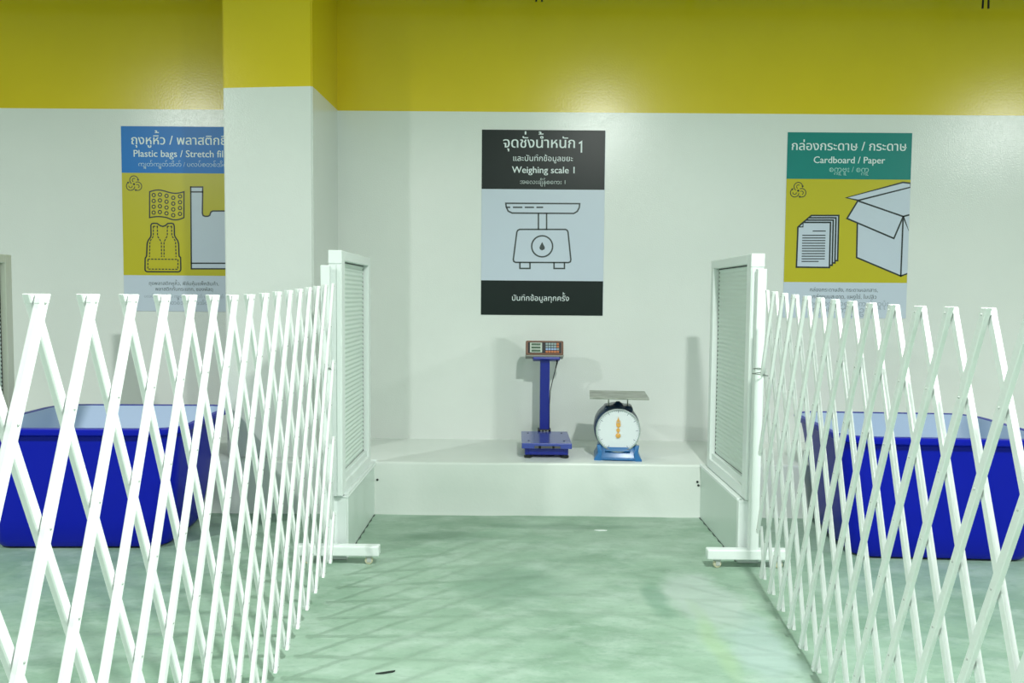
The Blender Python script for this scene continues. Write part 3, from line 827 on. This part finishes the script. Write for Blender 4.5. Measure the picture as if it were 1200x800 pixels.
# ------------------------------------------------------------------ spring dial scale
DS = empty('dial_scale', (0.620, -0.525, SZ), math.radians(-5))
tag(DS, 'blue spring scale with a round dial and flat steel plate, standing on the white step', 'scale')
def dsp(name, bm, m, smooth=False, parent=DS):
    fixn(bm); return link(name, bm, m, parent, smooth)
zc, R = 0.173, 0.125
# cast base: flared foot with a sunken front panel
bm = BM()
lo = [rrect(0.268, 0.26, 0.03, 0.0, 5), rrect(0.272, 0.264, 0.03, 0.008, 5), rrect(0.262, 0.254, 0.03, 0.020, 5), rrect(0.236, 0.225, 0.03, 0.045, 5), rrect(0.226, 0.205, 0.03, 0.082, 5), rrect(0.18, 0.16, 0.03, 0.094, 5)]
loft(bm, lo); dsp('base', bm, m_stbl, True)
for sx in (-1, 1):
    bm = BM()
    pts = [(sx * 0.100, -0.122, 0.088), (sx * 0.122, -0.124, 0.088), (sx * 0.114, -0.130, 0.045), (sx * 0.137, -0.136, 0.008), (sx * 0.137, -0.136, 0.0), (sx * 0.100, -0.138, 0.0), (sx * 0.092, -0.134, 0.045)]
    fr = [bm.verts.new(p) for p in pts]; bk = [bm.verts.new((p[0], p[1] + 0.03, p[2])) for p in pts]
    bm.faces.new(fr); bm.faces.new(bk[::-1])
    for i in range(len(pts)): bm.faces.new((fr[i], fr[(i + 1) % len(pts)], bk[(i + 1) % len(pts)], bk[i]))
    dsp('base_lug', bm, m_stbl)
bm = BM()
box(bm, (-0.085, -0.142, 0.006), (0.085, -0.128, 0.016), 0.003); box(bm, (-0.072, -0.132, 0.055), (0.072, -0.118, 0.063), 0.003)
dsp('base_moulding', bm, m_stbl)
# drum body with a flattened, shouldered top
bm = BM(); lathe(bm, [(R * 0.94, 0.125), (R * 1.06, 0.11), (R * 1.085, 0.0), (R * 1.075, -0.070), (R * 1.0, -0.098)], 'Y', (-0.006, 0, zc + 0.007), 56)
box(bm, (-0.082, -0.080, zc + 0.080), (0.086, 0.085, zc + 0.136), 0.016, 0, 3)
dsp('drum', bm, m_navy, True)
bm = BM(); lo = []
lathe(bm, [(0.034, 0.0), (0.028, 0.010), (0.014, 0.022), (0.010, 0.026)], 'Z', (0.0, -0.03, zc + 0.135), 20)
dsp('neck', bm, m_navy, True)
bm = BM(); lathe(bm, [(R * 0.96, -0.092), (R * 1.02, -0.092), (R * 1.035, -0.104), (R * 1.02, -0.113), (R * 0.975, -0.114), (R * 0.955, -0.106)], 'Y', (0, 0, zc), 64, False, False)
dsp('bezel', bm, m_chrome, True)
bm = BM(); lathe(bm, [(R * 0.97, -0.1045), (R * 0.5, -0.1046), (0.001, -0.1047)], 'Y', (0, 0, zc), 64, False, True)
df = dsp('dial_face', bm, m_dial)
bm = BM()
for i in range(60):
    a = 2 * math.pi * i / 60; big = i % 5 == 0
    r0, r1, w = (0.82 if big else 0.88), 0.93, (0.0016 if big else 0.0007)
    c, s_ = math.cos(a), math.sin(a)
    quad(bm, [(R * r0 * c - w * s_, -0.1052, zc + R * r0 * s_ + w * c), (R * r0 * c + w * s_, -0.1052, zc + R * r0 * s_ - w * c),
              (R * r1 * c + w * s_, -0.1052, zc + R * r1 * s_ - w * c), (R * r1 * c - w * s_, -0.1052, zc + R * r1 * s_ + w * c)], 1 if i % 10 == 5 and False else 0)
fixn(bm); link('dial_marks', bm, [m_tick, m_red], df)
bm = BM()
def plate_(pts, y0=-0.1085, y1=-0.1068):
    fr = [bm.verts.new((x, y0, z)) for x, z in pts]; bk = [bm.verts.new((x, y1, z)) for x, z in pts]
    bm.faces.new(fr); bm.faces.new(bk[::-1])
    for i in range(len(fr)): bm.faces.new((fr[i], fr[(i + 1) % len(fr)], bk[(i + 1) % len(fr)], bk[i]))
disc = lambda x, z, rx, rz: [(x + rx * math.cos(t * math.pi / 8), z + rz * math.sin(t * math.pi / 8)) for t in range(16)]
plate_([(-0.0025, zc - 0.03), (0.0025, zc - 0.03), (0.0012, zc + 0.080), (-0.0012, zc + 0.080)])
plate_(disc(0.0, zc + 0.002, 0.0105, 0.011), -0.1095); plate_(disc(0.001, zc + 0.032, 0.013, 0.013), -0.1095)
plate_([(-0.013, zc + 0.040), (-0.010, zc + 0.040), (-0.005, zc + 0.058), (-0.008, zc + 0.062)], -0.1098)
plate_([(0.013, zc + 0.040), (0.010, zc + 0.040), (0.006, zc + 0.056), (0.009, zc + 0.060)], -0.1098)
plate_(disc(0.0, zc + 0.060, 0.0055, 0.012), -0.1096)
lathe(bm, [(0.0145, -0.107), (0.0135, -0.112), (0.006, -0.115)], 'Y', (0, 0, zc - 0.030), 24)
dsp('pointer', bm, m_gold)
for sx in (-1, 1):
    bm = BM(); tube(bm, [(sx * 0.056, -0.03, zc + 0.120), (sx * 0.056, -0.03, 0.372)], 0.0038, 10); dsp('plate_rod', bm, m_steel)
bm = BM()
box(bm, (-0.168, -0.205, 0.372), (0.168, 0.150, 0.3755), 0.001)
for a, b in (((-0.168, -0.206, 0.366), (0.168, -0.202, 0.3755)), ((-0.168, 0.147, 0.366), (0.168, 0.151, 0.3755))): box(bm, a, b, 0.001)
plate = dsp('weighing_plate', bm, m_steel)
bm = BM(); box(bm, (-0.03, -0.06, 0.360), (0.03, 0.0, 0.372), 0.003); dsp('plate_bracket', bm, m_navy)

# ------------------------------------------------------------------ pipe and hangers under the ceiling, floor litter
for x0, x1, lab, hs in ((-3.9, -1.676, 'dark pipe with hangers at the top of the wall, left of the pillar', ((-2.05, 0.095),)),
                    (-1.147, 3.9, 'dark pipe with hangers at the top of the wall, right of the pillar', ((-0.31, 0.085), (0.135, 0.112), (1.16, 0.085), (2.86, 0.135)))):
    xc = (x0 + x1) / 2
    P_ = empty('ceiling_pipe', (xc, -0.25, 3.163)); tag(P_, lab, 'pipe')
    bm = BM(); tube(bm, [(x0 - xc, 0, 0), (x1 - xc, 0, 0)], 0.030, 12); fixn(bm); link('pipe', bm, m_greyp, P_, True)
    for hx, tail in hs:
        bm = BM(); hx -= xc
        box(bm, (hx - 0.022, -0.006, -0.05), (hx + 0.022, 0.006, 0.437), 0.002)
        for d in ((-0.016, 0.016) if tail > 0.1 else (0.0,)):
            tube(bm, [(hx + d, 0, -0.04), (hx + d * 1.1, 0, -tail)], 0.006, 8)
        fixn(bm); link('hanger', bm, m_black, P_)
bm = BM()
pts = [(-0.030, -0.004), (-0.004, -0.005), (0.028, 0.004), (0.034, 0.012), (0.022, 0.010), (-0.010, 0.002)]
loft(bm, [[(x, y, 0.0) for x, y in pts], [(x, y, 0.004) for x, y in pts]]); fixn(bm)
o = link('splinter', bm, m_dark); o.location = (-0.415, -2.66, 0.0008); o.rotation_euler = (0, 0, 0.1)
tag(o, 'small black splinter lying on the green floor near the left fence', 'litter')
bm = BM()
pts = [(-0.035, 0.004), (-0.010, -0.010), (0.028, -0.008), (0.036, 0.003), (0.010, 0.008)]
loft(bm, [[(x, y, 0.0) for x, y in pts], [(x * .95, y * .95, 0.003) for x, y in pts]]); fixn(bm)
o = link('paint_flake', bm, m_frame); o.location = (0.475, -1.02, 0.0008)
tag(o, 'small white flake lying on the green floor in front of the step', 'litter')
